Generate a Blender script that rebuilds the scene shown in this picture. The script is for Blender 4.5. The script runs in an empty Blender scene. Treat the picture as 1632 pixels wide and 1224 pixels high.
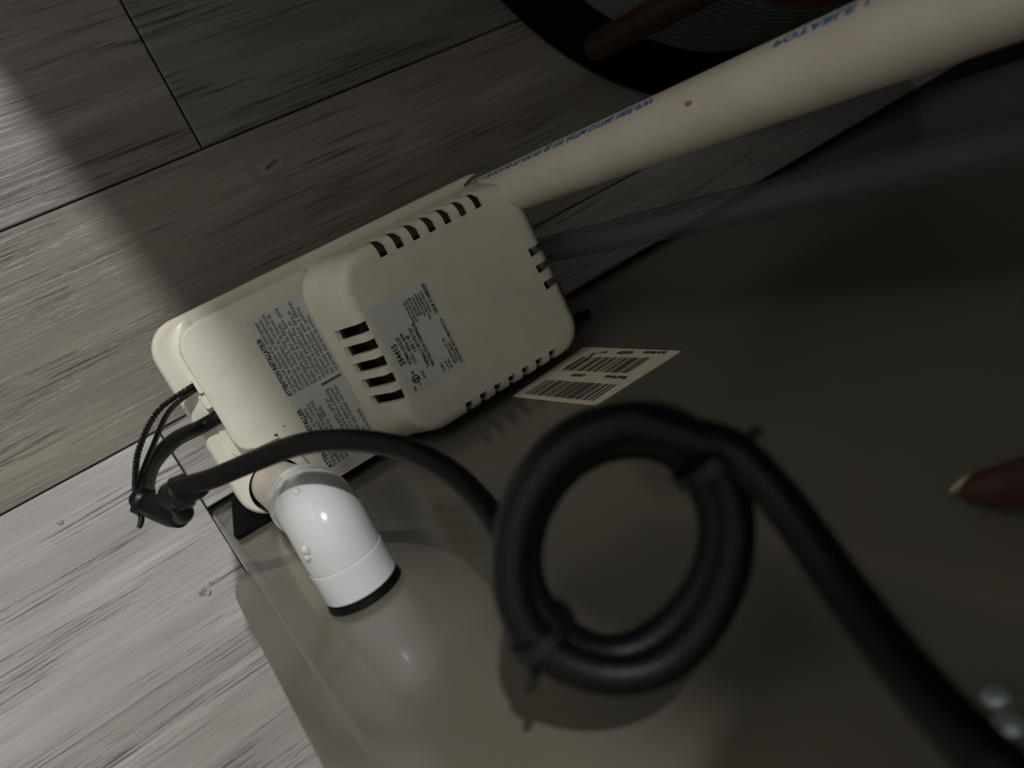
import bpy, bmesh, math, random
from mathutils import Vector, Matrix

scn = bpy.context.scene
C = scn.collection
random.seed(7)

# ------------------------------------------------------------------ camera
# world: X along the pump, Y away from the cabinet face (Y = 0), Z up, metres
RM = ((0.78503257, -0.42371086, 0.45187716),
      (-0.49111714, -0.87030103, 0.03714938),
      (0.37752857, -0.25108809, -0.89130632))     # rows: image right, image down, view axis
FPX, CX, CY = 1272.0865, 816.0, 612.0
CAM = Vector((-0.00075, 0.15035, 0.685))
right, down, fwd = (Vector(r) for r in RM)
cd = bpy.data.cameras.new('camera')
cam = bpy.data.objects.new('camera', cd)
C.objects.link(cam)
m3 = Matrix((right, -down, -fwd)).transposed()
cam.matrix_world = Matrix.Translation(CAM) @ m3.to_4x4()
cd.sensor_fit = 'HORIZONTAL'
cd.sensor_width = 36.0
cd.lens = FPX / 1632.0 * 36.0
cd.clip_start = 0.01
cd.dof.use_dof = True
cd.dof.focus_distance = 0.50
cd.dof.aperture_fstop = cd.lens / 3.4
scn.camera = cam

# ------------------------------------------------------------------ world, lamp, exposure
w = bpy.data.worlds.new('world')
scn.world = w
w.use_nodes = True
bg = w.node_tree.nodes['Background']
bg.inputs[0].default_value = (1.0, 0.975, 0.93, 1)
bg.inputs[1].default_value = 0.41
ld = bpy.data.lights.new('room_ceiling_light', 'POINT')
ld.energy = 232.0
ld.color = (1.0, 0.985, 0.96)
ld.shadow_soft_size = 0.042
lamp = bpy.data.objects.new('room_ceiling_light', ld)
lamp.location = (-0.145, 2.10, 2.75)
C.objects.link(lamp)
scn.view_settings.view_transform = 'Standard'
scn.view_settings.look = 'None'
scn.view_settings.gamma = 1.0
scn.view_settings.use_curve_mapping = False
scn.view_settings.exposure = 0.0


def at(px, py, depth):
    """point of the place seen at a pixel, at a depth along the view axis (metres)"""
    return CAM + (right * ((px - CX) / FPX) + down * ((py - CY) / FPX) + fwd) * depth


# ------------------------------------------------------------------ materials
def lin(c):
    return tuple((v / 255 / 12.92) if v / 255 <= 0.04045 else ((v / 255 + 0.055) / 1.055) ** 2.4 for v in c) + (1,)


def mat(name, rgb, rough=0.5, metal=0.0, coat=0.0, spec=0.5, noise=None, bump=None):
    m = bpy.data.materials.new(name)
    m.use_nodes = True
    nt = m.node_tree
    b = nt.nodes['Principled BSDF']
    b.inputs['Base Color'].default_value = lin(rgb)
    b.inputs['Roughness'].default_value = rough
    b.inputs['Metallic'].default_value = metal
    b.inputs['Coat Weight'].default_value = coat
    b.inputs['Coat Roughness'].default_value = 0.08
    b.inputs['Specular IOR Level'].default_value = spec
    tc = nt.nodes.new('ShaderNodeTexCoord')
    if noise:
        sc, rgb2, lo, hi = noise
        n = nt.nodes.new('ShaderNodeTexNoise')
        n.inputs['Scale'].default_value = sc
        n.inputs['Detail'].default_value = 5
        nt.links.new(tc.outputs['Object'], n.inputs['Vector'])
        r = nt.nodes.new('ShaderNodeValToRGB')
        r.color_ramp.elements[0].position = lo
        r.color_ramp.elements[0].color = lin(rgb2)
        r.color_ramp.elements[1].position = hi
        r.color_ramp.elements[1].color = lin(rgb)
        nt.links.new(n.outputs['Fac'], r.inputs['Fac'])
        nt.links.new(r.outputs['Color'], b.inputs['Base Color'])
    if bump:
        sc, st = bump
        n = nt.nodes.new('ShaderNodeTexNoise')
        n.inputs['Scale'].default_value = sc
        n.inputs['Detail'].default_value = 3
        nt.links.new(tc.outputs['Object'], n.inputs['Vector'])
        bp = nt.nodes.new('ShaderNodeBump')
        bp.inputs['Strength'].default_value = st
        bp.inputs['Distance'].default_value = 0.001
        nt.links.new(n.outputs['Fac'], bp.inputs['Height'])
        nt.links.new(bp.outputs['Normal'], b.inputs['Normal'])
    return m


def wood(name, light, dark, streak, offset, knot=None, rough=0.36):
    """grey embossed vinyl plank, grain along X"""
    m = bpy.data.materials.new(name)
    m.use_nodes = True
    nt = m.node_tree
    N, L = nt.nodes.new, nt.links.new
    b = nt.nodes['Principled BSDF']
    b.inputs['Roughness'].default_value = rough
    b.inputs['Specular IOR Level'].default_value = 0.45
    tc = N('ShaderNodeTexCoord')

    def noise(scale, detail, dist=0.0, rough=0.55, off=0.0):
        mp = N('ShaderNodeMapping')
        mp.inputs['Scale'].default_value = scale
        mp.inputs['Location'].default_value = (offset + off, offset * 0.7, off)
        L(tc.outputs['Object'], mp.inputs['Vector'])
        n = N('ShaderNodeTexNoise')
        n.inputs['Scale'].default_value = 1.0
        n.inputs['Detail'].default_value = detail
        n.inputs['Distortion'].default_value = dist
        n.inputs['Roughness'].default_value = rough
        L(mp.outputs['Vector'], n.inputs['Vector'])
        return n.outputs['Fac']

    def ramp(fac, stops):
        r = N('ShaderNodeValToRGB')
        e = r.color_ramp.elements
        e[0].position, e[0].color = stops[0][0], stops[0][1]
        e[1].position, e[1].color = stops[-1][0], stops[-1][1]
        for p, c in stops[1:-1]:
            x = e.new(p)
            x.color = c
        L(fac, r.inputs['Fac'])
        return r.outputs['Color']

    def mix(a, c, fac, mode='MIX'):
        x = N('ShaderNodeMix')
        x.data_type = 'RGBA'
        x.blend_type = mode
        if isinstance(fac, float):
            x.inputs[0].default_value = fac
        else:
            L(fac, x.inputs[0])
        for v, s in ((a, x.inputs[6]), (c, x.inputs[7])):
            if isinstance(v, tuple):
                s.default_value = v
            else:
                L(v, s)
        return x.outputs[2]
    broad = ramp(noise((3, 26, 1), 5, 0.5), [(0.32, lin(dark)), (0.66, lin(light))])
    mid = noise((9, 210, 1), 4, 0.35, off=3.1)
    col = mix(broad, mix(lin(dark), lin(light), 0.25), ramp(mid, [(0.40, (0.75, 0.75, 0.75, 1)), (0.58, (0, 0, 0, 1))]))
    fine = noise((13, 520, 1), 3, 0.25, off=7.7)
    fmask = ramp(fine, [(0.33, (1, 1, 1, 1)), (0.46, (0, 0, 0, 1))])
    where = ramp(noise((6, 30, 1), 3, 0.5, off=12.0), [(0.42, (0, 0, 0, 1)), (0.6, (1, 1, 1, 1))])
    mk = mix((0, 0, 0, 1), fmask, where)
    col = mix(col, lin(streak), mk)
    if knot:
        kx, ky = knot
        mp = N('ShaderNodeMapping')
        mp.inputs['Location'].default_value = (-kx * 26, -ky * 44, 0)
        mp.inputs['Scale'].default_value = (26, 44, 0)
        L(tc.outputs['Object'], mp.inputs['Vector'])
        wv = N('ShaderNodeTexNoise')
        wv.inputs['Scale'].default_value = 1.6
        wv.inputs['Detail'].default_value = 3
        L(mp.outputs['Vector'], wv.inputs['Vector'])
        vm = N('ShaderNodeVectorMath')
        vm.operation = 'MULTIPLY_ADD'
        L(wv.outputs['Color'], vm.inputs[0])
        vm.inputs[1].default_value = (0.9, 0.9, 0.9)
        ad = N('ShaderNodeVectorMath')
        ad.operation = 'SUBTRACT'
        L(mp.outputs['Vector'], ad.inputs[0])
        ad.inputs[1].default_value = (0.45, 0.45, 0.45)
        L(ad.outputs[0], vm.inputs[2])
        ln = N('ShaderNodeVectorMath')
        ln.operation = 'LENGTH'
        L(vm.outputs[0], ln.inputs[0])
        kc = ramp(ln.outputs['Value'], [(0.0, lin((34, 28, 24))), (0.07, lin((70, 62, 55))), (0.2, lin(light)), (0.45, lin(dark)),
                                        (0.7, lin(light)), (1.0, lin(dark))])
        kf = ramp(ln.outputs['Value'], [(0.0, (1, 1, 1, 1)), (0.25, (0.55, 0.55, 0.55, 1)), (1.0, (0, 0, 0, 1))])
        col = mix(col, kc, kf)
    L(col, b.inputs['Base Color'])
    bp = N('ShaderNodeBump')
    bp.inputs['Strength'].default_value = 0.8
    bp.inputs['Distance'].default_value = 0.0008
    inv = N('ShaderNodeMath')
    inv.operation = 'SUBTRACT'
    L(mid, inv.inputs[0])
    bw = N('ShaderNodeRGBToBW')
    L(mk, bw.inputs[0])
    L(bw.outputs[0], inv.inputs[1])
    L(inv.outputs[0], bp.inputs['Height'])
    L(bp.outputs['Normal'], b.inputs['Normal'])
    return m


M = {}
M['cream'] = mat('cream_plastic', (226, 223, 209), 0.33, noise=(60, (220, 216, 201), 0.3, 0.6), bump=(900, 0.05))
M['pvc_cream'] = mat('cream_pvc', (212, 206, 191), 0.38, noise=(40, (203, 196, 181), 0.3, 0.6))
M['pvc_white'] = mat('white_pvc', (211, 214, 216), 0.16, coat=0.3, noise=(25, (204, 206, 207), 0.3, 0.6), bump=(60, 0.12))
M['black_plastic'] = mat('black_plastic', (5, 5, 6), 0.75, spec=0.12)
M['black_rubber'] = mat('black_cord_rubber', (8, 8, 9), 0.42, spec=0.2, noise=(300, (13, 13, 14), 0.3, 0.7), bump=(700, 0.15))
M['black_wire'] = mat('black_wire', (15, 15, 16), 0.25)
M['tie'] = mat('black_nylon_tie', (15, 15, 15), 0.4, spec=0.35)
M['taupe'] = mat('taupe_enamel', (109, 105, 95), 0.22, coat=0.35, noise=(6, (104, 100, 90), 0.35, 0.65), bump=(14, 0.06))
M['label_grey'] = mat('silver_grey_label', (214, 215, 214), 0.5)
M['label_white'] = mat('paper_label', (238, 230, 208), 0.55)
M['ink'] = mat('black_ink', (22, 22, 22), 0.6)
M['ink_grey'] = mat('grey_ink', (96, 97, 96), 0.6)
M['ink_blue'] = mat('blue_pipe_ink', (52, 104, 170), 0.55)
M['gap'] = mat('dark_subfloor', (14, 12, 11), 0.9)
M['motor'] = mat('motor_vent_shade', (38, 29, 18), 0.6)
M['red'] = mat('red_plastic', (120, 16, 14), 0.4)
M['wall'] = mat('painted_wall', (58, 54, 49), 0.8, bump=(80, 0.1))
M['bounce_white'] = mat('white_bounce_wall', (238, 236, 230), 0.8, bump=(80, 0.1))
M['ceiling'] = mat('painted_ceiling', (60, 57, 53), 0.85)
M['wood_stick'] = mat('brown_wood', (50, 30, 20), 0.5, noise=(30, (38, 22, 14), 0.3, 0.7))
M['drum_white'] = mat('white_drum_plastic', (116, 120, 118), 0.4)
M['drum_black'] = mat('black_drum_base', (5, 5, 6), 0.8, spec=0.12)
M['pale_metal'] = mat('pale_metal_dot', (176, 188, 194), 0.35, metal=0.6)
M['skin'] = mat('skin', (72, 44, 35), 0.45, noise=(120, (58, 34, 27), 0.3, 0.7), bump=(600, 0.2))
M['nail'] = mat('fingernail', (188, 176, 150), 0.3)
M['crumb'] = mat('plaster_crumb', (176, 170, 162), 0.8, noise=(300, (92, 78, 68), 0.4, 0.6))
M['grime'] = mat('dark_grime', (58, 50, 34), 0.7)
M['scuff'] = mat('brown_scuff', (150, 118, 98), 0.6)
v = mat('clear_vinyl', (92, 97, 108), 0.22)
lw = v.node_tree.nodes.new('ShaderNodeLayerWeight')
lw.inputs['Blend'].default_value = 0.35
mr = v.node_tree.nodes.new('ShaderNodeMapRange')
mr.inputs['To Min'].default_value = 0.08
mr.inputs['To Max'].default_value = 0.62
v.node_tree.links.new(lw.outputs['Facing'], mr.inputs['Value'])
v.node_tree.links.new(mr.outputs['Result'], v.node_tree.nodes['Principled BSDF'].inputs['Alpha'])
M['vinyl'] = v


# ------------------------------------------------------------------ mesh helpers
def link(name, me, m=None, parent=None, smooth=True, ang=40):
    if m is not None:
        me.materials.clear()
        me.materials.append(m)
    if smooth:
        me.polygons.foreach_set('use_smooth', [True] * len(me.polygons))
        try:
            me.set_sharp_from_angle(angle=math.radians(ang))
        except Exception:
            pass
    o = bpy.data.objects.new(name, me)
    C.objects.link(o)
    if parent is not None:
        o.parent = parent
        o.matrix_parent_inverse = Matrix.Translation(-Vector(parent.location)) if parent.parent is None else Matrix.Identity(4)
    return o


def obj(name, bm, m, parent=None, smooth=True, ang=40):
    bmesh.ops.recalc_face_normals(bm, faces=bm.faces)
    me = bpy.data.meshes.new(name)
    bm.to_mesh(me)
    bm.free()
    return link(name, me, m, parent, smooth, ang)


def tag(o, label, cat, group=None, kind=None):
    if label:
        o['label'] = label
    if cat:
        o['category'] = cat
    if group:
        o['group'] = group
    if kind:
        o['kind'] = kind
    return o


def thing(name, loc, label, cat, group=None):
    o = bpy.data.objects.new(name, None)
    o.empty_display_size = 0.02
    o.location = loc
    C.objects.link(o)
    return tag(o, label, cat, group)


def loft(bm, rings, cap0=True, cap1=True, closed=True):
    vs = [[bm.verts.new(p) for p in r] for r in rings]
    n = len(rings[0])
    for a, b in zip(vs, vs[1:]):
        for i in range(n if closed else n - 1):
            j = (i + 1) % n
            bm.faces.new((a[i], a[j], b[j], b[i]))
    if cap0:
        bm.faces.new(list(reversed(vs[0])))
    if cap1:
        bm.faces.new(vs[-1])
    return vs


def box(bm, x0, x1, y0, y1, z0, z1):
    r = lambda z: [(x0, y0, z), (x1, y0, z), (x1, y1, z), (x0, y1, z)]
    return loft(bm, [r(z0), r(z1)])


def rrect(x0, x1, y0, y1, r, z, n=8):
    """rounded rectangle ring; r one radius or four (x0y0, x1y0, x1y1, x0y1)"""
    if not isinstance(r, (tuple, list)):
        r = (r,) * 4
    out = []
    for (cx, cy, a, rr) in ((x0 + r[0], y0 + r[0], 180, r[0]), (x1 - r[1], y0 + r[1], 270, r[1]),
                            (x1 - r[2], y1 - r[2], 0, r[2]), (x0 + r[3], y1 - r[3], 90, r[3])):
        for i in range(n + 1):
            t = math.radians(a + 90 * i / n)
            out.append((cx + rr * math.cos(t), cy + rr * math.sin(t), z))
    return out


def fillet(pts, n=6):
    """pts (x, y, r): polygon with rounded corners"""
    out = []
    k = len(pts)
    for i in range(k):
        p = Vector(pts[i][:2])
        a = Vector(pts[i - 1][:2]) - p
        b = Vector(pts[(i + 1) % k][:2]) - p
        r = pts[i][2]
        if r <= 0:
            out.append(p)
            continue
        a.normalize()
        b.normalize()
        h = math.acos(max(-1, min(1, a.dot(b)))) / 2
        d = r / math.tan(h)
        c = p + (a + b).normalized() * (r / math.sin(h))
        s, e = p + a * d - c, p + b * d - c
        for j in range(n + 1):
            t = j / n
            q = s.lerp(e, t)
            out.append(c + q.normalized() * r)
    return out


def prism(bm, outline, z0, z1, bevel=0.0, seg=4, bottom=False):
    lo = [bm.verts.new((p[0], p[1], z0)) for p in outline]
    hi = [bm.verts.new((p[0], p[1], z1)) for p in outline]
    n = len(lo)
    for i in range(n):
        j = (i + 1) % n
        bm.faces.new((lo[i], lo[j], hi[j], hi[i]))
    bm.faces.new(list(reversed(lo)))
    bm.faces.new(hi)
    if bevel:
        es = [e for e in bm.edges if (e.verts[0] in hi and e.verts[1] in hi)]
        bmesh.ops.bevel(bm, geom=es, offset=bevel, segments=seg, profile=0.5, affect='EDGES', clamp_overlap=True)


def smooth_path(pts, rad, step=8):
    """Catmull-Rom through points with radii"""
    P = [Vector(p) for p in pts]
    if not isinstance(rad, (list, tuple)):
        rad = [rad] * len(P)
    out, rr = [], []
    for i in range(len(P) - 1):
        a, b, c, d = P[max(i - 1, 0)], P[i], P[i + 1], P[min(i + 2, len(P) - 1)]
        for j in range(step):
            t = j / step
            out.append(0.5 * ((2 * b) + (c - a) * t + (2 * a - 5 * b + 4 * c - d) * t * t + (3 * b - a - 3 * c + d) * t ** 3))
            rr.append(rad[i] + (rad[i + 1] - rad[i]) * t)
    out.append(P[-1])
    rr.append(rad[-1])
    return out, rr


def sweep(bm, path, rad, seg=16, cap=True, closed=False):
    n = len(path)
    tang = []
    for i in range(n):
        if closed:
            t = path[(i + 1) % n] - path[i - 1]
        else:
            t = path[min(i + 1, n - 1)] - path[max(i - 1, 0)]
        tang.append(t.normalized())
    up = Vector((0, 0, 1)) if abs(tang[0].z) < 0.9 else Vector((1, 0, 0))
    x = tang[0].cross(up).normalized()
    rings = []
    for i in range(n):
        x = (x - tang[i] * x.dot(tang[i])).normalized()
        y = tang[i].cross(x)
        r = rad[i] if isinstance(rad, (list, tuple)) else rad
        rings.append([path[i] + (x * math.cos(2 * math.pi * k / seg) + y * math.sin(2 * math.pi * k / seg)) * r for k in range(seg)])
    if closed:
        vs = [[bm.verts.new(p) for p in r] for r in rings]
        for i in range(n):
            a, b = vs[i], vs[(i + 1) % n]
            for k in range(seg):
                bm.faces.new((a[k], a[(k + 1) % seg], b[(k + 1) % seg], b[k]))
    else:
        loft(bm, rings, cap, cap)


def boolean(o, cutters, mode='DIFFERENCE'):
    """cut the bmesh solids (one object) out of o, keeping o"""
    me = bpy.data.meshes.new('cut')
    bmesh.ops.recalc_face_normals(cutters, faces=cutters.faces)
    cutters.to_mesh(me)
    cutters.free()
    c = bpy.data.objects.new('cut', me)
    C.objects.link(c)
    md = o.modifiers.new('b', 'BOOLEAN')
    md.operation = mode
    md.solver = 'EXACT'
    md.object = c
    dg = bpy.context.evaluated_depsgraph_get()
    new = bpy.data.meshes.new_from_object(o.evaluated_get(dg))
    o.modifiers.clear()
    old = o.data
    o.data = new
    bpy.data.meshes.remove(old)
    bpy.data.objects.remove(c)
    bpy.data.meshes.remove(me)
    m = new
    m.polygons.foreach_set('use_smooth', [True] * len(m.polygons))
    try:
        m.set_sharp_from_angle(angle=math.radians(38))
    except Exception:
        pass


def text_mesh(lines, origin, xdir, ydir, m, parent, name='lettering', lift=None):
    """lines: (string, size, x, y, width or None, bold); one flat mesh of lettering laid in the plane (xdir, ydir)"""
    xdir, ydir = Vector(xdir).normalized(), Vector(ydir).normalized()
    verts, faces = [], []
    for (s, size, lx, ly, wid, bold) in lines:
        cu = bpy.data.curves.new('t', 'FONT')
        cu.body = s
        cu.size = size
        cu.resolution_u = 2
        cu.offset = size * (0.032 if bold else 0.004)
        ob = bpy.data.objects.new('t', cu)
        C.objects.link(ob)
        dg = bpy.context.evaluated_depsgraph_get()
        me = bpy.data.meshes.new_from_object(ob.evaluated_get(dg))
        sx = 1.0
        if wid and len(me.vertices):
            xs = [v.co.x for v in me.vertices]
            sx = wid / max(1e-6, max(xs) - min(0, min(xs)))
        base = len(verts)
        for vv in me.vertices:
            verts.append((vv.co.x * sx + lx, vv.co.y + ly))
        for p in me.polygons:
            faces.append([base + i for i in p.vertices])
        bpy.data.objects.remove(ob)
        bpy.data.curves.remove(cu)
        bpy.data.meshes.remove(me)
    f = lift if lift else (lambda a, b: Vector(origin) + xdir * a + ydir * b)
    me = bpy.data.meshes.new(name)
    me.from_pydata([tuple(f(a, b)) for a, b in verts], [], faces)
    return link(name, me, m, parent, smooth=False)


# ------------------------------------------------------------------ floor: planks one by one
PW, ROW0 = 0.1797, 0.0785
bm = bmesh.new()
box(bm, -2.2, 1.32, -1.4, 3.2, -0.03, -0.006)
floor = tag(obj('floor', bm, M['gap'], smooth=False), 'grey wood-look plank floor', None, kind='structure')
woods = [
    wood('plank_light_grey', (204, 202, 199), (162, 160, 156), (104, 101, 98), 1.3),
    wood('plank_brown_grey', (147, 142, 132), (117, 111, 103), (88, 82, 76), 5.9, knot=(0.180, 0.227)),
    wood('plank_green_grey', (124, 124, 120), (98, 98, 94), (68, 67, 64), 9.2),
    wood('plank_warm_grey', (146, 142, 136), (108, 103, 98), (70, 66, 62), 14.6),
    wood('plank_mid_grey', (190, 187, 183), (140, 136, 131), (90, 86, 82), 20.1),
]


def plank(x0, x1, y0, y1, m, g=0.0007, e=0.0009):
    b = bmesh.new()
    r = lambda d, z: [(x0 + g + d, y0 + g + d, z), (x1 - g - d, y0 + g + d, z), (x1 - g - d, y1 - g - d, z), (x0 + g + d, y1 - g - d, z)]
    loft(b, [r(0, -0.0055), r(0, -e), r(e, 0)])
    return obj('plank', b, m, floor, smooth=False)


plank(-0.95, -0.0002, ROW0 - PW - 0.0004, ROW0, woods[0], 0.0006, 0.0005)
plank(0.0000, 1.22, 0.0045, ROW0, woods[4], 0.0006)
plank(-0.62, 0.98, ROW0, ROW0 + PW, woods[1], 0.0008)
plank(-0.95, -0.62, ROW0, ROW0 + PW, woods[4])
plank(0.98, 1.30, ROW0, ROW0 + PW, woods[3])
y = ROW0 + PW
plank(-0.95, 0.138, y, y + PW, woods[3])
plank(0.138, 1.30, y, y + PW, woods[2])
y += PW
plank(-0.75, 0.47, y, y + PW, woods[1])
plank(0.47, 1.30, y, y + PW, woods[4])
plank(-0.95, -0.75, y, y + PW, woods[2])
y += PW
plank(-0.95, -0.10, y, y + PW * 0.7, woods[0])
plank(-0.10, 1.30, y, y + PW * 0.7, woods[2])
y = ROW0 - 2 * PW
plank(-0.95, -0.0015, y, y + PW + 0.0003, woods[4], 0.0003, 0.0002)
plank(-0.95, -0.0015, y - PW, y, woods[2], 0.0006)

# ------------------------------------------------------------------ closet walls (their edge shades the right side of the floor)
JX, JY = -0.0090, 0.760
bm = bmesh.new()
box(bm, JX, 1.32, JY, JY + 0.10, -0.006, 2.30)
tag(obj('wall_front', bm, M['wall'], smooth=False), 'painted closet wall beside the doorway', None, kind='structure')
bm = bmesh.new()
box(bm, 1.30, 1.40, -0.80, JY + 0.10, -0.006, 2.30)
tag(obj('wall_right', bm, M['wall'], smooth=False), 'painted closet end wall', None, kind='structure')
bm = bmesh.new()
box(bm, JX, 1.40, -0.80, JY + 0.10, 2.30, 2.36)  # out of view, added to keep overhead light off the far floor
tag(obj('ceiling', bm, M['ceiling'], smooth=False), 'unseen closet ceiling added to block light from above', None, kind='structure')

bm = bmesh.new()
box(bm, -1.06, -0.96, -1.40, 2.90, -0.006, 1.70)  # added out of view: blocks low ambient, bounces lamp light sideways
tag(obj('bounce_wall_left', bm, M['bounce_white'], smooth=False), 'unseen white wall added to block and bounce light', None, kind='structure')

# ------------------------------------------------------------------ taupe cabinet
cab = thing('furnace_cabinet', (0.48, -0.30, 0.0), 'tall glossy taupe metal cabinet that the cream pump stands against', 'cabinet')
bm = bmesh.new()
x0, x1, y0, y1, zt = 0.0, 0.97, -0.60, 0.0, 1.60
R = 0.004
loft(bm, [rrect(x0, x1, y0, y1, R, 0.0, 5), rrect(x0, x1, y0, y1, R, 0.20, 5), rrect(x0, x1, y0, y1, R, zt, 5)])
body = obj('cabinet_body', bm, M['taupe'], cab, ang=50)
gcut = bmesh.new()
path = [Vector((0.0395, 0.02, 0.3205)), Vector((0.0395, -0.03, 0.3205))]
sweep(gcut, path, 0.0158, 32)
boolean(body, gcut)
# flange beside the corner, starts above the floor with a rounded lower corner
bm = bmesh.new()
o2 = [Vector((-0.0125 + 0.0125 * (1 - math.cos(math.radians(a))), 0.226 - 0.040 * math.sin(math.radians(a)))) for a in range(0, 91, 9)]
o2 = [Vector((-0.0125, 1.55))] + o2 + [Vector((0.004, 0.186)), Vector((0.004, 1.55))]
loft(bm, [[(p[0], -0.0035, p[1]) for p in o2], [(p[0], -0.0015, p[1]) for p in o2]])
obj('side_flange', bm, M['taupe'], cab, smooth=False)
# rubber grommet round the drain opening
bm = bmesh.new()
n = 36
prof = [(0.0155, -0.004), (0.0155, 0.0030), (0.0167, 0.0038), (0.0184, 0.0034), (0.0190, 0.0003)]
loft(bm, [[(0.0395 + r * math.cos(2 * math.pi * i / n), yy, 0.3205 + r * math.sin(2 * math.pi * i / n)) for i in range(n)] for r, yy in prof], False, False)
g = obj('rubber_grommet', bm, M['black_rubber'], cab)
g['label'] = 'black rubber ring round the drain opening'
# two pale raised dots high on the face
for px, py, r in ((1590, 1112, 0.0032), (1610, 1156, 0.0034)):
    d = at(px, py, 1.0) - CAM
    p = CAM + d * (-CAM.y / d.y)
    bm = bmesh.new()
    prof = [(r, 0.0), (r, 0.0008), (r * 0.8, 0.0016), (r * 0.35, 0.002)]
    loft(bm, [[(p.x + q * math.cos(2 * math.pi * i / 20), yy, p.z + q * math.sin(2 * math.pi * i / 20)) for i in range(20)] for q, yy in prof])
    obj('pale_dot', bm, M['pale_metal'], cab)
# barcode sticker on the face
bm = bmesh.new()
so = fillet([(0.209, 0.180, 0.002), (0.283, 0.171, 0.002), (0.277, 0.293, 0.002), (0.2095, 0.2885, 0.002)], 4)
loft(bm, [[(p[0], 0.0001, p[1]) for p in so], [(p[0], 0.0004, p[1]) for p in so]])
st = obj('sticker', bm, M['label_white'], cab, smooth=False)
st['label'] = 'off-white paper sticker with two barcodes'
bm = bmesh.new()
random.seed(11)
for (xa, xb) in ((0.2135, 0.2335), (0.2475, 0.2675)):
    s = 0.2795 if xa < 0.24 else 0.2735
    while s > 0.192:
        wd = random.choice((0.0006, 0.0006, 0.0012, 0.0018, 0.0026))
        b = bm
        q = [(xa, 0.00055, s), (xb, 0.00055, s), (xb, 0.00055, s - wd), (xa, 0.00055, s - wd)]
        b.faces.new([b.verts.new(p) for p in q])
        s -= wd + random.choice((0.0008, 0.0008, 0.0014, 0.0020))
bc = bpy.data.meshes.new('barcode')
bm.to_mesh(bc)
bm.free()
link('barcode', bc, M['ink'], st, smooth=False)
for line in (('Model Number:', 0.0054, 0.010, 0.0, 0.025, True), ('A230600258', 0.0048, 0.058, 0.0, 0.017, True),
             ('Serial Number:', 0.0054, 0.008, -0.0325, 0.025, True), ('60258230', 0.0056, 0.043, -0.0325, 0.018, True),
             ('REV 1', 0.0042, 0.074, -0.0325, 0.012, True), ('B', 0.0075, 0.087, -0.030, None, True), ('B', 0.0075, 0.094, -0.012, None, True)):
    text_mesh([line], (0.2435, 0.0006, 0.289), (0, 0, -1), (-1, 0, 0), M['ink'], st)

# ------------------------------------------------------------------ condensate pump
pump = thing('condensate_pump', (0.158, 0.077, 0.0), 'cream plastic condensate pump with a vented motor cover and black tank', 'pump')
bm = bmesh.new()
loft(bm, [rrect(0.034, 0.283, 0.018, 0.136, 0.020, 0.0), rrect(0.030, 0.287, 0.014, 0.140, 0.020, 0.006), rrect(0.026, 0.292, 0.010, 0.145, 0.020, 0.116)])
obj('tank', bm, M['black_plastic'], pump)
bm = bmesh.new()
ear = fillet([(0.0205, 0.002, 0.001), (0.0045, 0.122, 0.004), (0.045, 0.1245, 0.001), (0.045, 0.002, 0.001)], 4)
loft(bm, [[(p[0], 0.0012, p[1]) for p in ear], [(p[0], 0.0042, p[1]) for p in ear]])
obj('mounting_ear', bm, M['black_plastic'], pump, smooth=False)
bm = bmesh.new()
ear = fillet([(0.286, 0.004, 0.001), (0.348, 0.094, 0.003), (0.280, 0.1225, 0.001)], 4)
loft(bm, [[(p[0], 0.0012, p[1]) for p in ear], [(p[0], 0.0042, p[1]) for p in ear]])
obj('mounting_ear', bm, M['black_plastic'], pump, smooth=False)

# lid: flange with skirt and rounded edge
HX, HY = 0.0455, 0.0205          # inlet opening
OX, OY = 0.2815, 0.1290          # discharge pipe opening
bm = bmesh.new()
L0 = (0.0195, 0.298, 0.0045, 0.1505)


def lidring(d, z, r=0.021):
    return rrect(L0[0] + d, L0[1] - d, L0[2] + d, L0[3] - d, max(0.002, r - d), z, 8)


loft(bm, [lidring(0.001, 0.114), lidring(0, 0.116), lidring(0, 0.1265), lidring(0.0005, 0.1285), lidring(0.002, 0.1300), lidring(0.0045, 0.1302),
          lidring(0.006, 0.1296)])
lid = obj('lid', bm, M['cream'], pump)
cut = bmesh.new()
sweep(cut, [Vector((HX, HY, 0.10)), Vector((HX, HY, 0.16))], 0.0192, 40)
sweep(cut, [Vector((OX, OY, 0.10)), Vector((OX, OY, 0.16))], 0.0196, 40)
boolean(lid, cut)
# raised top of the lid, cut back round the inlet
bm = bmesh.new()
outl = fillet([(0.0345, 0.1425, 0.016), (0.0345, 0.0545, 0.010), (0.066, 0.0520, 0.007), (0.0725, 0.0075, 0.004), (0.13, 0.0075, 0.002), (0.13, 0.1425, 0.002)], 6)
prism(bm, outl, 0.128, 0.1460, 0.0045, 5)
dome = obj('lid_top', bm, M['cream'], pump, ang=50)
# bead between flange and raised top
bm = bmesh.new()
outl2 = fillet([(0.0305, 0.1465, 0.018), (0.0305, 0.0500, 0.010), (0.05, 0.0480, 0.004), (0.05, 0.1465, 0.002)], 6)
prism(bm, outl2, 0.1280, 0.1318, 0.0015, 3)
obj('lid_step', bm, M['cream'], pump, ang=50)
# strain relief bosses where the wires leave
for (yy, hw, ln) in ((0.0945, 0.0045, 0.0030), (0.1065, 0.0055, 0.0020)):
    bm = bmesh.new()
    loft(bm, [rrect(0.034 - ln, 0.040, yy - hw, yy + hw, 0.0015, 0.128, 3), rrect(0.034 - ln, 0.040, yy - hw, yy + hw, 0.0015, 0.1385, 3)])
    obj('wire_boss', bm, M['cream'], pump)
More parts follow.
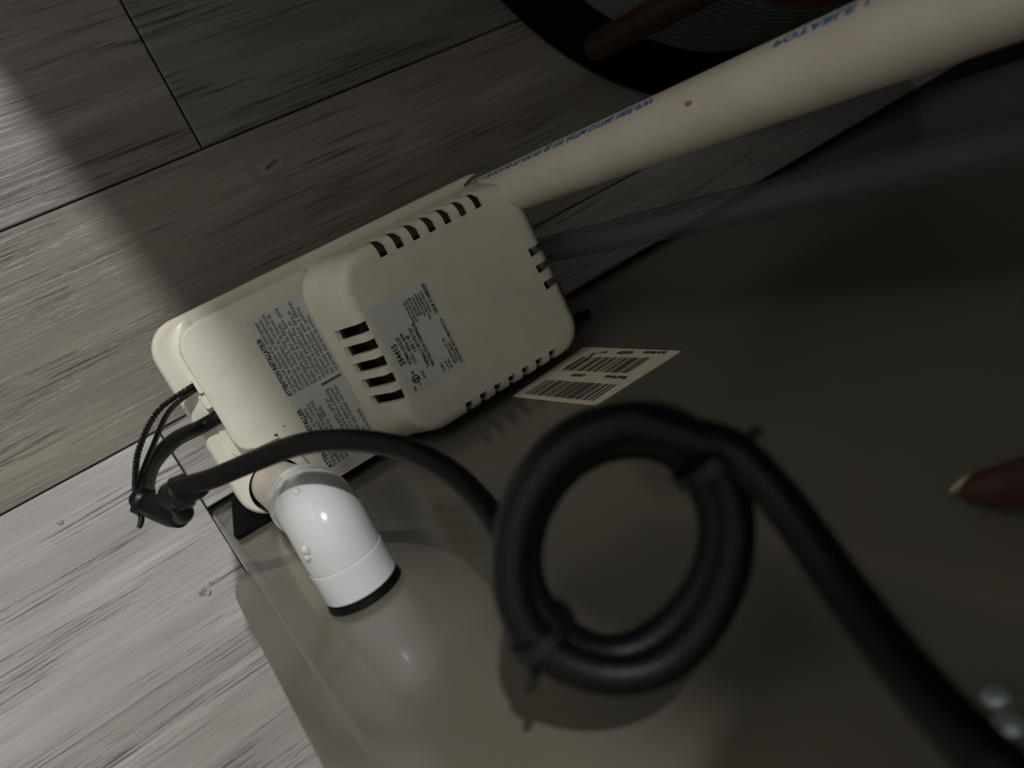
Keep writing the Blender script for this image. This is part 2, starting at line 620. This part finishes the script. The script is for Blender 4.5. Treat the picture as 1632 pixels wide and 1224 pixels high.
# grime caught beside the inlet
bm = bmesh.new()
random.seed(3)
for i in range(9):
    c = Vector((0.055 + random.random() * 0.016, 0.0540 + random.random() * 0.0035, 0.1435 + random.random() * 0.0025))
    s = 0.0005 + random.random() * 0.0008
    mt = Matrix.Translation(c) @ Matrix.Diagonal((s * 1.4, s, s * 0.8, 1))
    bmesh.ops.create_icosphere(bm, subdivisions=1, radius=1, matrix=mt)
tag(obj('grime', bm, M['grime'], pump), None, None, kind='stuff')

# motor cover: hollow shell, then vents cut through it
CR = (0.024, 0.020, 0.022, 0.024)


def cover_ring(z, xl, xr, ya, yb, d=0.0):
    return rrect(xl + d, xr - d, ya + d, yb - d, tuple(max(0.003, r - d) for r in CR), z, 8)


bm = bmesh.new()
rings = [(0.1275, 0.1150, 0.2945, 0.0060, 0.1440), (0.146, 0.1185, 0.2905, 0.0062, 0.1435), (0.151, 0.1215, 0.2885, 0.0068, 0.1428), (0.1805, 0.1305, 0.2785, 0.0085, 0.1395)]
RR = 0.0085
outer = [cover_ring(*r) for r in rings]
for i in range(1, 8):
    t = math.pi / 2 * i / 7
    outer.append(cover_ring(0.1815 + RR * math.sin(t), 0.1308, 0.2782, 0.0087, 0.1392, RR * (1 - math.cos(t))))
inner = [cover_ring(0.1850, 0.1308, 0.2782, 0.0070, 0.1409, 0.0065), cover_ring(0.1780, 0.1300, 0.2782, 0.0062, 0.1418, 0.0040),
         cover_ring(0.146, 0.1185, 0.2905, 0.0037, 0.1460, 0.0040), cover_ring(0.1275, 0.1150, 0.2945, 0.0035, 0.1465, 0.0040)]
vo = loft(bm, outer, False, True)
vi = loft(bm, inner, True, False)
n = len(vo[0])
for i in range(n):
    j = (i + 1) % n
    bm.faces.new((vi[-1][i], vi[-1][j], vo[0][j], vo[0][i]))
cover = obj('motor_cover', bm, M['cream'], pump)
cut = bmesh.new()
for i in range(7):                      # vents along the far edge
    x = 0.1690 + 0.01265 * i
    box(cut, x - 0.0035, x + 0.0035, 0.1280, 0.150, 0.1690, 0.20)
for i in range(7):                      # vents along the near edge
    x = 0.1745 + 0.01225 * i
    box(cut, x - 0.0030, x + 0.0030, -0.002, 0.0165, 0.1600, 0.20)
for i in range(3):                      # vents on the end
    yy = 0.0845 - 0.0128 * i
    box(cut, 0.2645, 0.300, yy - 0.0030, yy + 0.0030, 0.1680, 0.20)
for i in range(5):                      # long slots on the sloping front
    yy = 0.0940 - 0.01240 * i
    box(cut, 0.1000, 0.1382, yy - 0.0035, yy + 0.0035, 0.1580, 0.20)
boolean(cover, cut)
bm = bmesh.new()
loft(bm, [rrect(0.136, 0.262, 0.020, 0.128, 0.02, 0.130), rrect(0.138, 0.258, 0.022, 0.126, 0.02, 0.176)])
obj('motor', bm, M['motor'], pump)  # motor block, its dark colour stands in for shade behind the vents
bm = bmesh.new()
loft(bm, [rrect(0.2850, 0.2985, 0.030, 0.052, 0.002, 0.131, 3), rrect(0.2850, 0.2950, 0.030, 0.052, 0.002, 0.156, 3)])
rd = obj('red_plug', bm, M['red'], pump)
rd['label'] = 'small red plug at the end of the pump'
# scuffs and specks on the lid
# label on the raised lid
bm = bmesh.new()
lo = fillet([(0.0775, 0.0135, 0.001), (0.1175, 0.0135, 0.001), (0.1175, 0.1285, 0.001), (0.0775, 0.1285, 0.001)], 3)
prism(bm, lo, 0.1459, 0.14625)
la = obj('warning_label', bm, M['label_grey'], pump, smooth=False)
la['label'] = 'silver-grey label with black installer text in two languages'
fr = ["ATTENTION INSTALLATEUR", "La pompe est équipée d'un interrupteur", "auxiliaire de détection de débordement.",
      "Connectez uniquement au circuit basse", "tension de classe II. Voir le manuel du", "propriétaire pour plus de détails.",
      "Avant d'installer la pompe, faire cycle", "le condensat plusieurs fois, en", "recueillant la condensation dans un",
      "récipient séparé pour aider à affleurer", "les huiles résiduelles du système.", "La pompe doit être de niveau."]
en = ["ATTENTION INSTALLER", "Pump is equipped with an auxiliary", "overflow detection switch. Connect", "only to Class II Low Voltage circuit.",
      "See owner's manual for details.", "", "Prior to installing pump, cycle air", "conditioner several times, collecting",
      "condensate in a separate container", "to help flush any residual oils from", "the system.", "Pump must be level."]
fw = [43, 53, 53.5, 55, 54, 46, 55, 44, 50, 55.5, 50, 42]
ew = [46, 44, 46, 47, 41, 0, 43, 48.5, 48, 48, 14, 26]
ll, lb = [], []
for i, s in enumerate(fr):
    q = ll if i else lb
    q.append((s, 0.0041 if i else 0.0044, 0.0725, -(0.0815 + 0.00318 * i), fw[i] / 1000, i == 0))
for i, s in enumerate(en):
    if not s:
        continue
    q = ll if i else lb
    q.append((s, 0.0041 if i else 0.0044, 0.0165, -(0.0815 + 0.00318 * i), ew[i] / 1000, i == 0))
text_mesh(lb, (0, 0, 0.1464), (0, 1, 0), (-1, 0, 0), M['ink'], la, 'heading')
text_mesh(ll, (0, 0, 0.1464), (0, 1, 0), (-1, 0, 0), M['ink'], la, 'lettering')
bm = bmesh.new()
bm.faces.new([bm.verts.new(p) for p in ((0.1015, 0.0680, 0.1464), (0.1165, 0.0680, 0.1464), (0.1165, 0.0698, 0.1464), (0.1015, 0.0698, 0.1464))])
obj('printed_bar', bm, M['ink_grey'], la, smooth=False)
# rating label on the motor cover
ZT = 0.1900
bm = bmesh.new()
prism(bm, fillet([(0.1405, 0.0405, 0.0008), (0.1845, 0.0405, 0.0008), (0.1845, 0.1030, 0.0008), (0.1405, 0.1030, 0.0008)], 3), ZT - 0.0001, ZT + 0.00022)
lr = obj('rating_label', bm, M['label_grey'], pump, smooth=False)
lr['label'] = 'silver-grey rating label with black text and a round mark'
t2 = [('554415', 0.0052, 0.0605, -0.1475, 0.0150, True), ('VCMA-15ULST', 0.0033, 0.0585, -0.1515, 0.0205, True), ('115V~ 60Hz 60W', 0.0033, 0.0575, -0.1550, 0.0225, True),
      ('1.0A 1 Ø', 0.0033, 0.0640, -0.1582, 0.0125, True), ('THERMALLY PROTECTED', 0.0031, 0.0510, -0.1618, 0.0290, True), ('PROTECTION THERMIQUE', 0.0031, 0.0505, -0.1652, 0.0310, True),
      ('24F18 19 0083230', 0.0034, 0.0795, -0.1838, 0.0215, True), ('c', 0.003, 0.0435, -0.1505, None, True), ('us', 0.003, 0.0518, -0.1495, None, True),
      ('LISTED', 0.0020, 0.0458, -0.1555, 0.0060, True), ('A2', 0.0028, 0.0415, -0.1462, None, True)]
for k, (s, a, x, wd) in enumerate((('FOR INDOOR USE ONLY', 0.0805, 0.1660, 0.0165), ('USE WITH WATER ONLY', 0.0805, 0.1683, 0.0170), ('DISCONNECT POWER', 0.0835, 0.1706, 0.0140),
                                  ('BEFORE SERVICING', 0.0835, 0.1729, 0.0130), ('POUR USAGE INTERIEUR', 0.0815, 0.1752, 0.0160), ('EAU SEULEMENT', 0.0780, 0.1775, 0.0190),
                                  ('COUPER LE COURANT', 0.0820, 0.1798, 0.0155))):
    t2.append((s, 0.0021, a, -x, wd, True))
for s, a, x, wd in (('LITTLE GIANT', 0.0440, 0.1815, 0.0150), ('OKLAHOMA CITY, OK', 0.0440, 0.1790, 0.0195), ('MADE IN MEXICO', 0.0425, 0.1838, 0.0330),
                    ('H 20 FT', 0.0430, 0.1735, 0.0065), ('65 GPH', 0.0430, 0.1757, 0.0065), ('TYPE 1', 0.0430, 0.1700, 0.0070)):
    t2.append((s, 0.0023, a, -x, wd, True))
text_mesh(t2, (0, 0, ZT + 0.0004), (0, 1, 0), (-1, 0, 0), M['ink'], lr)
bm = bmesh.new()
mc = (0.1490, 0.0485)
n = 24
ri = [bm.verts.new((mc[0] + 0.0019 * math.cos(2 * math.pi * i / n), mc[1] + 0.0019 * math.sin(2 * math.pi * i / n), ZT + 0.0004)) for i in range(n)]
ro = [bm.verts.new((mc[0] + 0.0028 * math.cos(2 * math.pi * i / n), mc[1] + 0.0028 * math.sin(2 * math.pi * i / n), ZT + 0.0004)) for i in range(n)]
for i in range(n):
    j = (i + 1) % n
    bm.faces.new((ri[i], ri[j], ro[j], ro[i]))
bm.faces.new([bm.verts.new((mc[0] + a, mc[1] + b, ZT + 0.0004)) for a, b in ((-0.0018, -0.0007), (0.0018, -0.0007), (0.0018, 0.0004), (-0.0018, 0.0004))])
obj('round_mark', bm, M['ink'], lr, smooth=False)

# ------------------------------------------------------------------ drain elbow between cabinet and pump inlet
elb = thing('drain_elbow', (HX, HY, 0.13), 'glossy white PVC drain elbow on a short cream stub pipe', 'pipe fitting')
K = Vector((0.0405, 0.0460, 0.3205))
base = Vector((HX, HY, 0.118))
ddn = (base - K).normalized()
bm = bmesh.new()
sweep(bm, [base, base + (K - base) * 0.3, base + (K - base) * 0.85], 0.0164, 36)
obj('stub_pipe', bm, M['pvc_cream'], elb)
ER = 0.0181
bend = 0.019
pth, rad = [], []
for s, r in ((0.047, ER - 0.0012), (0.0465, ER + 0.0006), (0.0445, ER + 0.0010), (0.0425, ER + 0.0004), (0.040, ER - 0.0002), (0.030, ER)):
    pth.append(K + ddn * s)
    rad.append(r)
a0, a1 = K + ddn * bend, Vector((0.0395, K.y - bend, K.z))
for i in range(13):
    t = i / 12
    pth.append((1 - t) ** 2 * a0 + 2 * t * (1 - t) * (K * 1.0) + t * t * a1)
    rad.append(ER)
yend = 0.0042
for yy, r in ((0.0215, ER), (0.0212, ER - 0.0003), (0.0205, ER - 0.0003), (0.0202, ER + 0.0002), (0.010, ER + 0.0002), (yend + 0.0008, ER + 0.0002), (yend, ER - 0.0005)):
    pth.append(Vector((0.0395, yy, 0.3205)))
    rad.append(r)
sweep(bm := bmesh.new(), pth, rad, 40)
obj('elbow', bm, M['pvc_white'], elb, ang=35)
# drips of solvent cement on the elbow
bm = bmesh.new()
for (px, py, s) in ((487, 876, 0.0022), (490, 888, 0.0016), (474, 784, 0.0015)):
    d = (at(px, py, 1.0) - CAM).normalized()
    # closest approach to the elbow surface
    best = None
    for k in range(2000):
        p = CAM + d * (0.30 + k * 0.0001)
        for q, r in zip(pth, rad):
            if (p - q).length < r + 0.0008:
                best = p
                break
        if best:
            break
    if best:
        bmesh.ops.create_uvsphere(bm, u_segments=12, v_segments=8, radius=1, matrix=Matrix.Translation(best + d * 0.0006) @ Matrix.Diagonal((s, s * 1.3, s, 1)))
dr = obj('cement_drip', bm, M['pvc_white'], elb)

# ------------------------------------------------------------------ vertical discharge pipe
pipe = thing('pvc_pipe', (OX, OY, 0.1), 'long cream PVC pipe with blue printing rising from the pump', 'pipe')
PR = 0.0167
bm = bmesh.new()
sweep(bm, [Vector((OX, OY, z)) for z in (0.085, 0.3, 0.8, 1.5, 2.28)], PR, 48)
obj('pipe_wall', bm, M['pvc_cream'], pipe)
phi0 = math.radians(111)


def onpipe(a, b):
    ang = phi0 + b / PR
    return Vector((OX + (PR + 0.0002) * math.cos(ang), OY + (PR + 0.0002) * math.sin(ang), a))


for line in (('PVC 1120 SCH 40 PR 450 PSI @ 73F ASTM D1785 NSF-PW', 0.0058, 0.133, 0, 0.225, True), ('POTABLE 1 IN', 0.0058, 0.438, 0, 0.06, True)):
    text_mesh([line], (0, 0, 0), (1, 0, 0), (0, 1, 0), M['ink_blue'], pipe, 'lettering', onpipe)
bm = bmesh.new()
d = (at(1097, 165, 1.0) - CAM).normalized()
for k in range(4000):
    p = CAM + d * (0.25 + k * 0.0001)
    if (Vector((p.x, p.y)) - Vector((OX, OY))).length < PR + 0.0001:
        break
bmesh.ops.create_uvsphere(bm, u_segments=12, v_segments=8, radius=1, matrix=Matrix.Translation(p) @ Matrix.Diagonal((0.0012, 0.0012, 0.0024, 1)))
obj('scuff', bm, M['scuff'], pipe)

# ------------------------------------------------------------------ clear vinyl tube
tube = thing('vinyl_tube', (0.305, 0.074, 0.12), 'clear bluish vinyl tube rising beside the cream pipe', 'tube')
bm = bmesh.new()
tp, tr = smooth_path([(0.2975, 0.0745, 0.136), (0.3045, 0.0742, 0.150), (0.3055, 0.074, 0.20), (0.3052, 0.0738, 0.32), (0.3050, 0.074, 0.50), (0.3050, 0.074, 1.0), (0.305, 0.075, 2.25)], 0.0102, 6)
sweep(bm, tp, 0.0102, 32, False)
obj('tube_wall', bm, M['vinyl'], tube)
bm = bmesh.new()
sweep(bm, tp, 0.0070, 24, False)
obj('tube_bore', bm, M['vinyl'], tube)

# ------------------------------------------------------------------ power cord
cord = thing('power_cord', at(330, 665, 0.53), 'thick black power cord tied in a round coil near the camera', 'cord')
CRD = 0.0048
bm = bmesh.new()
pts = [(0.044, 0.0825, 0.1375), (0.036, 0.0825, 0.1378), at(319, 681, 0.5165), at(279, 701, 0.492), at(244, 738, 0.465), at(232, 776, 0.440), at(236, 800, 0.424),
       at(258, 812, 0.414), at(284, 821, 0.406), at(293, 817, 0.394), at(284, 803, 0.385), at(272, 792, 0.380), at(278, 782, 0.374), at(300, 774, 0.368),
       at(340, 762, 0.360), at(400, 737, 0.350), at(480, 708, 0.338), at(560, 702, 0.326), at(640, 714, 0.312), at(705, 744, 0.298), at(755, 787, 0.284),
       at(795, 842, 0.266), at(828, 912, 0.243), at(850, 980, 0.226)]
pp, rr = smooth_path(pts, CRD, 8)
sweep(bm, pp, CRD, 18)
# doubled cord at the tie
q, r = smooth_path([at(219, 790, 0.430), at(224, 795, 0.428), at(246, 808, 0.420), at(274, 819, 0.410), at(288, 823, 0.405), at(293, 825, 0.404)], [0.0040, 0.0062, 0.0066, 0.0068, 0.0060, 0.0035], 6)
sweep(bm, q, r, 18)
q, r = smooth_path([at(266, 792, 0.381), at(270, 790, 0.380), at(292, 783, 0.374), at(314, 775, 0.369), at(322, 772, 0.367)], [0.0040, 0.0062, 0.0068, 0.0060, 0.0046], 6)
sweep(bm, q, r, 18)
# coil
DC = 0.190
cc = at(990, 869, DC)
kx = DC / FPX


def coil_pt(ang, ru, rv, dz, sk=0.10):
    u = ru * math.cos(ang)
    vv = rv * math.sin(ang)
    return cc + right * ((u - sk * vv) * kx) + down * (vv * kx) + fwd * dz


for (ru, rv, dz, ph) in ((172, 197, 0.0065, 0.3), (152, 172, 0.0010, 1.9), (174, 198, -0.0035, 3.6)):
    ring = [coil_pt(2 * math.pi * i / 64, ru + 4 * math.sin(2 * 2 * math.pi * i / 64 + ph), rv + 4 * math.cos(3 * 2 * math.pi * i / 64 + ph), dz + 0.0012 * math.sin(2 * math.pi * i / 64 + ph)) for i in range(64)]
    sweep(bm, ring, CRD, 18, closed=True)
# cord leaving the coil
out = [coil_pt(math.radians(-120), 170, 196, -0.004), coil_pt(math.radians(-92), 172, 198, -0.006), coil_pt(math.radians(-62), 174, 199, -0.008), at(1158, 712, 0.181), at(1205, 752, 0.178),
       at(1262, 820, 0.172), at(1340, 930, 0.160), at(1430, 1050, 0.145), at(1520, 1152, 0.131), at(1610, 1240, 0.121), at(1700, 1310, 0.116)]
e = out[-1]
out += [e + Vector((0.012, -0.010, 0.03)), e + Vector((0.02, -0.018, 0.12)), e + Vector((0.02, -0.02, 0.40)), e + Vector((0.02, -0.02, 0.90))]
q, r = smooth_path(out, CRD, 10)
sweep(bm, q, CRD, 18)
obj('cord', bm, M['black_rubber'], cord)


def tie(center, axis, rad, width, tail_dir, tail_len, ell=1.0):
    axis = Vector(axis).normalized()
    u = (fwd - axis * fwd.dot(axis)).normalized()
    w2 = axis.cross(u)
    b = bmesh.new()
    n = 28
    rings = []
    vs = []
    for i in range(n):
        t = 2 * math.pi * i / n
        d = u * math.cos(t) * ell + w2 * math.sin(t)
        vs.append([b.verts.new(center + d * (rad + a) + axis * h) for a, h in ((0, -width / 2), (0.0011, -width / 2), (0.0011, width / 2), (0, width / 2))])
    for i in range(n):
        for k in range(4):
            b.faces.new((vs[i][k], vs[i][(k + 1) % 4], vs[(i + 1) % n][(k + 1) % 4], vs[(i + 1) % n][k]))
    td = Vector(tail_dir).normalized()
    s = center + td * rad
    q, r = smooth_path([s - td * 0.001, s + td * tail_len * 0.5 + axis * 0.0008, s + td * tail_len], [0.0017, 0.0016, 0.0012], 4)
    sweep(b, q, r, 8)
    hd = Matrix.Translation(s)
    bmesh.ops.create_cube(b, size=0.0036, matrix=hd)
    o = obj('cable_tie', b, M['tie'], cord)
    return o


def img(a, b, c=0.0):
    return right * a + down * b + fwd * c


tie(at(228, 798, 0.426), img(1, 0.52, 0.1), 0.0069, 0.0048, img(-0.05, 1, -0.25), 0.0075)
tie(at(290, 784, 0.375), img(1, -0.35, 0.1), 0.0070, 0.0062, img(0.3, 0.5, -1), 0.0012)
p = coil_pt(math.radians(133), 165, 190, 0.001)
tie(p, img(0.62, 0.78), 0.0078, 0.0034, img(-0.25, 1, -0.1), 0.0065, 1.45)
p = coil_pt(math.radians(-46), 165, 190, -0.001)
tie(p, img(0.70, 0.71), 0.0078, 0.0034, img(0.85, -0.5, -0.1), 0.0075, 1.45)

# thin lead wires to the tie
lead = thing('lead_wires', at(298, 612, 0.52), 'pair of thin black lead wires bowing from the pump to the tie', 'wire')
for k, (a, b, c) in enumerate(((at(252, 655, 0.485), at(222, 715, 0.455), at(216, 765, 0.437)), (at(270, 655, 0.490), at(242, 715, 0.462), at(222, 768, 0.440)))):
    bm = bmesh.new()
    st0 = [(0.040, 0.1075 - 0.003 * k, 0.1345), (0.031, 0.1075 - 0.003 * k, 0.1355), a, b, c, at(219 + 3 * k, 792, 0.428), at(232, 806, 0.423)]
    q, r = smooth_path(st0, 0.00165, 8)
    sweep(bm, q, 0.00165, 10)
    if k == 0:
        # twisted jacket ridges
        hx = []
        for i in range(len(q) * 8):
            t = i / 8
            i0 = min(int(t), len(q) - 2)
            pnt = q[i0].lerp(q[i0 + 1], t - i0)
            tg = (q[i0 + 1] - q[i0]).normalized()
            xx = tg.orthogonal().normalized()
            yy = tg.cross(xx)
            hx.append(pnt + (xx * math.cos(i * 0.9) + yy * math.sin(i * 0.9)) * 0.0015)
        sweep(bm, hx, 0.00055, 5)
    obj('wire', bm, M['black_wire'], lead)

# ------------------------------------------------------------------ ribbed drum, stick, far behind the pipe
drum = thing('ribbed_drum', (0.724, 0.404, 0.0), 'large round white ribbed drum with red band on a black base', 'drum')
dcx, dcy = 0.724, 0.404


def circ(r, z, n=72, cx=dcx, cy=dcy):
    return [(cx + r * math.cos(2 * math.pi * i / n), cy + r * math.sin(2 * math.pi * i / n), z) for i in range(n)]


bm = bmesh.new()
loft(bm, [circ(0.296, 0.0), circ(0.304, 0.006), circ(0.304, 0.020), circ(0.298, 0.028), circ(0.27, 0.032)])
obj('base', bm, M['drum_black'], drum)
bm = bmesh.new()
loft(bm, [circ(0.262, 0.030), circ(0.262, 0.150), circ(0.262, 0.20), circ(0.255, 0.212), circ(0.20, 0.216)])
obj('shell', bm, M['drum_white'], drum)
bm = bmesh.new()
for i in range(14):
    z = 0.036 + i * 0.0082
    arc = [Vector((dcx + 0.2625 * math.cos(math.radians(a)), dcy + 0.2625 * math.sin(math.radians(a)), z)) for a in range(232, 330, 2)]
    sweep(bm, arc, 0.0021, 6)
tag(obj('ribs', bm, M['drum_white'], drum), None, None, kind='stuff')
bm = bmesh.new()
loft(bm, [circ(0.2622, 0.153), circ(0.2640, 0.155), circ(0.2640, 0.166), circ(0.2622, 0.168)], False, False)
rb = obj('red_band', bm, M['red'], drum)
rb['label'] = 'red band'
stick = thing('wooden_stick', (0.500, 0.204, 0.03), 'round-ended brown wooden stick leaning by the ribbed drum', 'stick')
bm = bmesh.new()
s0, s1 = Vector((0.494, 0.204, 0.036)), Vector((0.548, 0.189, 0.52))
dv = (s1 - s0).normalized()
q = [s0 + dv * t for t in (0, 0.001, 0.004, 0.009, 0.016, 0.1, 0.3, 0.47, 0.478)]
sweep(bm, q, [0.003, 0.006, 0.0095, 0.0118, 0.0128, 0.0132, 0.0132, 0.0128, 0.006], 24)
obj('shaft', bm, M['wood_stick'], stick)

# ------------------------------------------------------------------ hand bracing on the cabinet (only a fingertip shows)


def TY(px, py, yy):
    d = at(px, py, 1.0) - CAM
    return CAM + d * ((yy - CAM.y) / d.y)


chain = {
    'tip': (TY(1534, 783, 0.0042), 0.0034), 'pad': (TY(1568, 779, 0.0068), 0.0058), 'dip': (TY(1640, 768, 0.0120), 0.0074), 'pip': (TY(1745, 742, 0.026), 0.0085),
    'mcp': (TY(1890, 720, 0.048), 0.0105)}
P = chain['mcp'][0]
ax = (chain['mcp'][0] - chain['pip'][0]).normalized()
side = Vector((0.85, 0.25, -0.45))
side = (side - ax * side.dot(ax)).normalized()
nrm = ax.cross(side)
verts, edges, radii = [], [], []


def addv(p, r):
    verts.append(Vector(p))
    radii.append(r)
    return len(verts) - 1


wrist = addv(P + ax * 0.085 + side * 0.022, 0.024)
arm1 = addv(P + ax * 0.17 + side * 0.026, 0.028)
arm2 = addv(P + ax * 0.26 + side * 0.032, 0.034)
edges += [(wrist, arm1), (arm1, arm2)]
palm = addv(P + ax * 0.045 + side * 0.020, 0.022)
edges.append((palm, wrist))
prev = palm
for k in ('mcp', 'pip', 'dip', 'pad', 'tip'):
    i = addv(*chain[k])
    edges.append((prev, i))
    prev = i
for j in range(1, 4):            # the other fingers, curled
    b0 = P + side * (0.019 * j) + ax * 0.009 * j
    curl = nrm if (nrm.y > 0) else -nrm
    a = addv(b0, 0.0100)
    b = addv(b0 - ax * 0.006 + curl * 0.020, 0.0088)
    c = addv(b0 + ax * 0.016 + curl * 0.030, 0.0078)
    d = addv(b0 + ax * 0.030 + curl * 0.020, 0.0066)
    edges += [(palm, a), (a, b), (b, c), (c, d)]
t1 = addv(P + ax * 0.060 - side * 0.010 + curl * 0.008, 0.0115)
t2 = addv(P + ax * 0.052 - side * 0.024 + curl * 0.014, 0.0098)
t3 = addv(P + ax * 0.036 - side * 0.030 + curl * 0.024, 0.0078)
edges += [(palm, t1), (t1, t2), (t2, t3)]
me = bpy.data.meshes.new('person')
me.from_pydata([tuple(p) for p in verts], edges, [])
hand = bpy.data.objects.new('person', me)
C.objects.link(hand)
sk = hand.modifiers.new('skin', 'SKIN')
for i, r in enumerate(radii):
    me.skin_vertices[0].data[i].radius = (r, r)
me.skin_vertices[0].data[palm].use_root = True
sub = hand.modifiers.new('sub', 'SUBSURF')
sub.levels = sub.render_levels = 2
dg = bpy.context.evaluated_depsgraph_get()
nm = bpy.data.meshes.new_from_object(hand.evaluated_get(dg))
hand.modifiers.clear()
hand.data = nm
nm.materials.clear()
nm.materials.append(M['skin'])
nm.polygons.foreach_set('use_smooth', [True] * len(nm.polygons))
tag(hand, 'brown fingertip of a person touching the taupe cabinet face', 'person')
bm = bmesh.new()
na = (chain['pad'][0] - chain['tip'][0]).normalized()
nu = (Vector((0, 0, 0)) + img(-0.35, -1.0, -0.3))
nu = (nu - na * nu.dot(na)).normalized()
ns = na.cross(nu)
rings = []
for t, h, wd in ((-0.0040, 0.0014, 0.0012), (-0.0025, 0.0024, 0.0022), (0.001, 0.0038, 0.0027), (0.004, 0.0046, 0.0024), (0.006, 0.0048, 0.0014)):
    c0 = chain['tip'][0] + na * t
    top = [c0 + nu * (h - 0.0012 * (k / 3) ** 2) + ns * (wd * k / 3) for k in range(-3, 4)]
    bot = [p - nu * 0.0007 for p in reversed(top)]
    rings.append(top + bot)
loft(bm, rings)
obj('fingernail', bm, M['nail'], hand)

# ------------------------------------------------------------------ crumbs on the floor
random.seed(21)
places = [((-0.0365, -0.0525), 0.0026, 'largest plaster crumb on the light floor plank left of the cabinet'),
          ((-0.0330, -0.0560), 0.0019, 'small plaster crumb touching the largest one on the light plank'),
          ((-0.0270, -0.0500), 0.0014, 'tiny plaster crumb on the cabinet side of the largest one'),
          ((-0.0920, 0.0530), 0.0016, 'pale flake on the light plank beside the dark seam')]
for (xy, s, lab) in places:
    bm = bmesh.new()
    bmesh.ops.create_icosphere(bm, subdivisions=2, radius=1, matrix=Matrix.Translation((xy[0], xy[1], s * 0.42)) @ Matrix.Diagonal((s * 1.3, s, s * 0.5, 1)))
    for vv in bm.verts:
        vv.co += Vector((random.uniform(-1, 1), random.uniform(-1, 1), random.uniform(0, 0.4))) * s * 0.22
        vv.co.z = max(0.0, vv.co.z)
    tag(obj('plaster_crumb', bm, M['crumb'], ang=20), lab, 'debris', 'plaster crumbs on the floor')
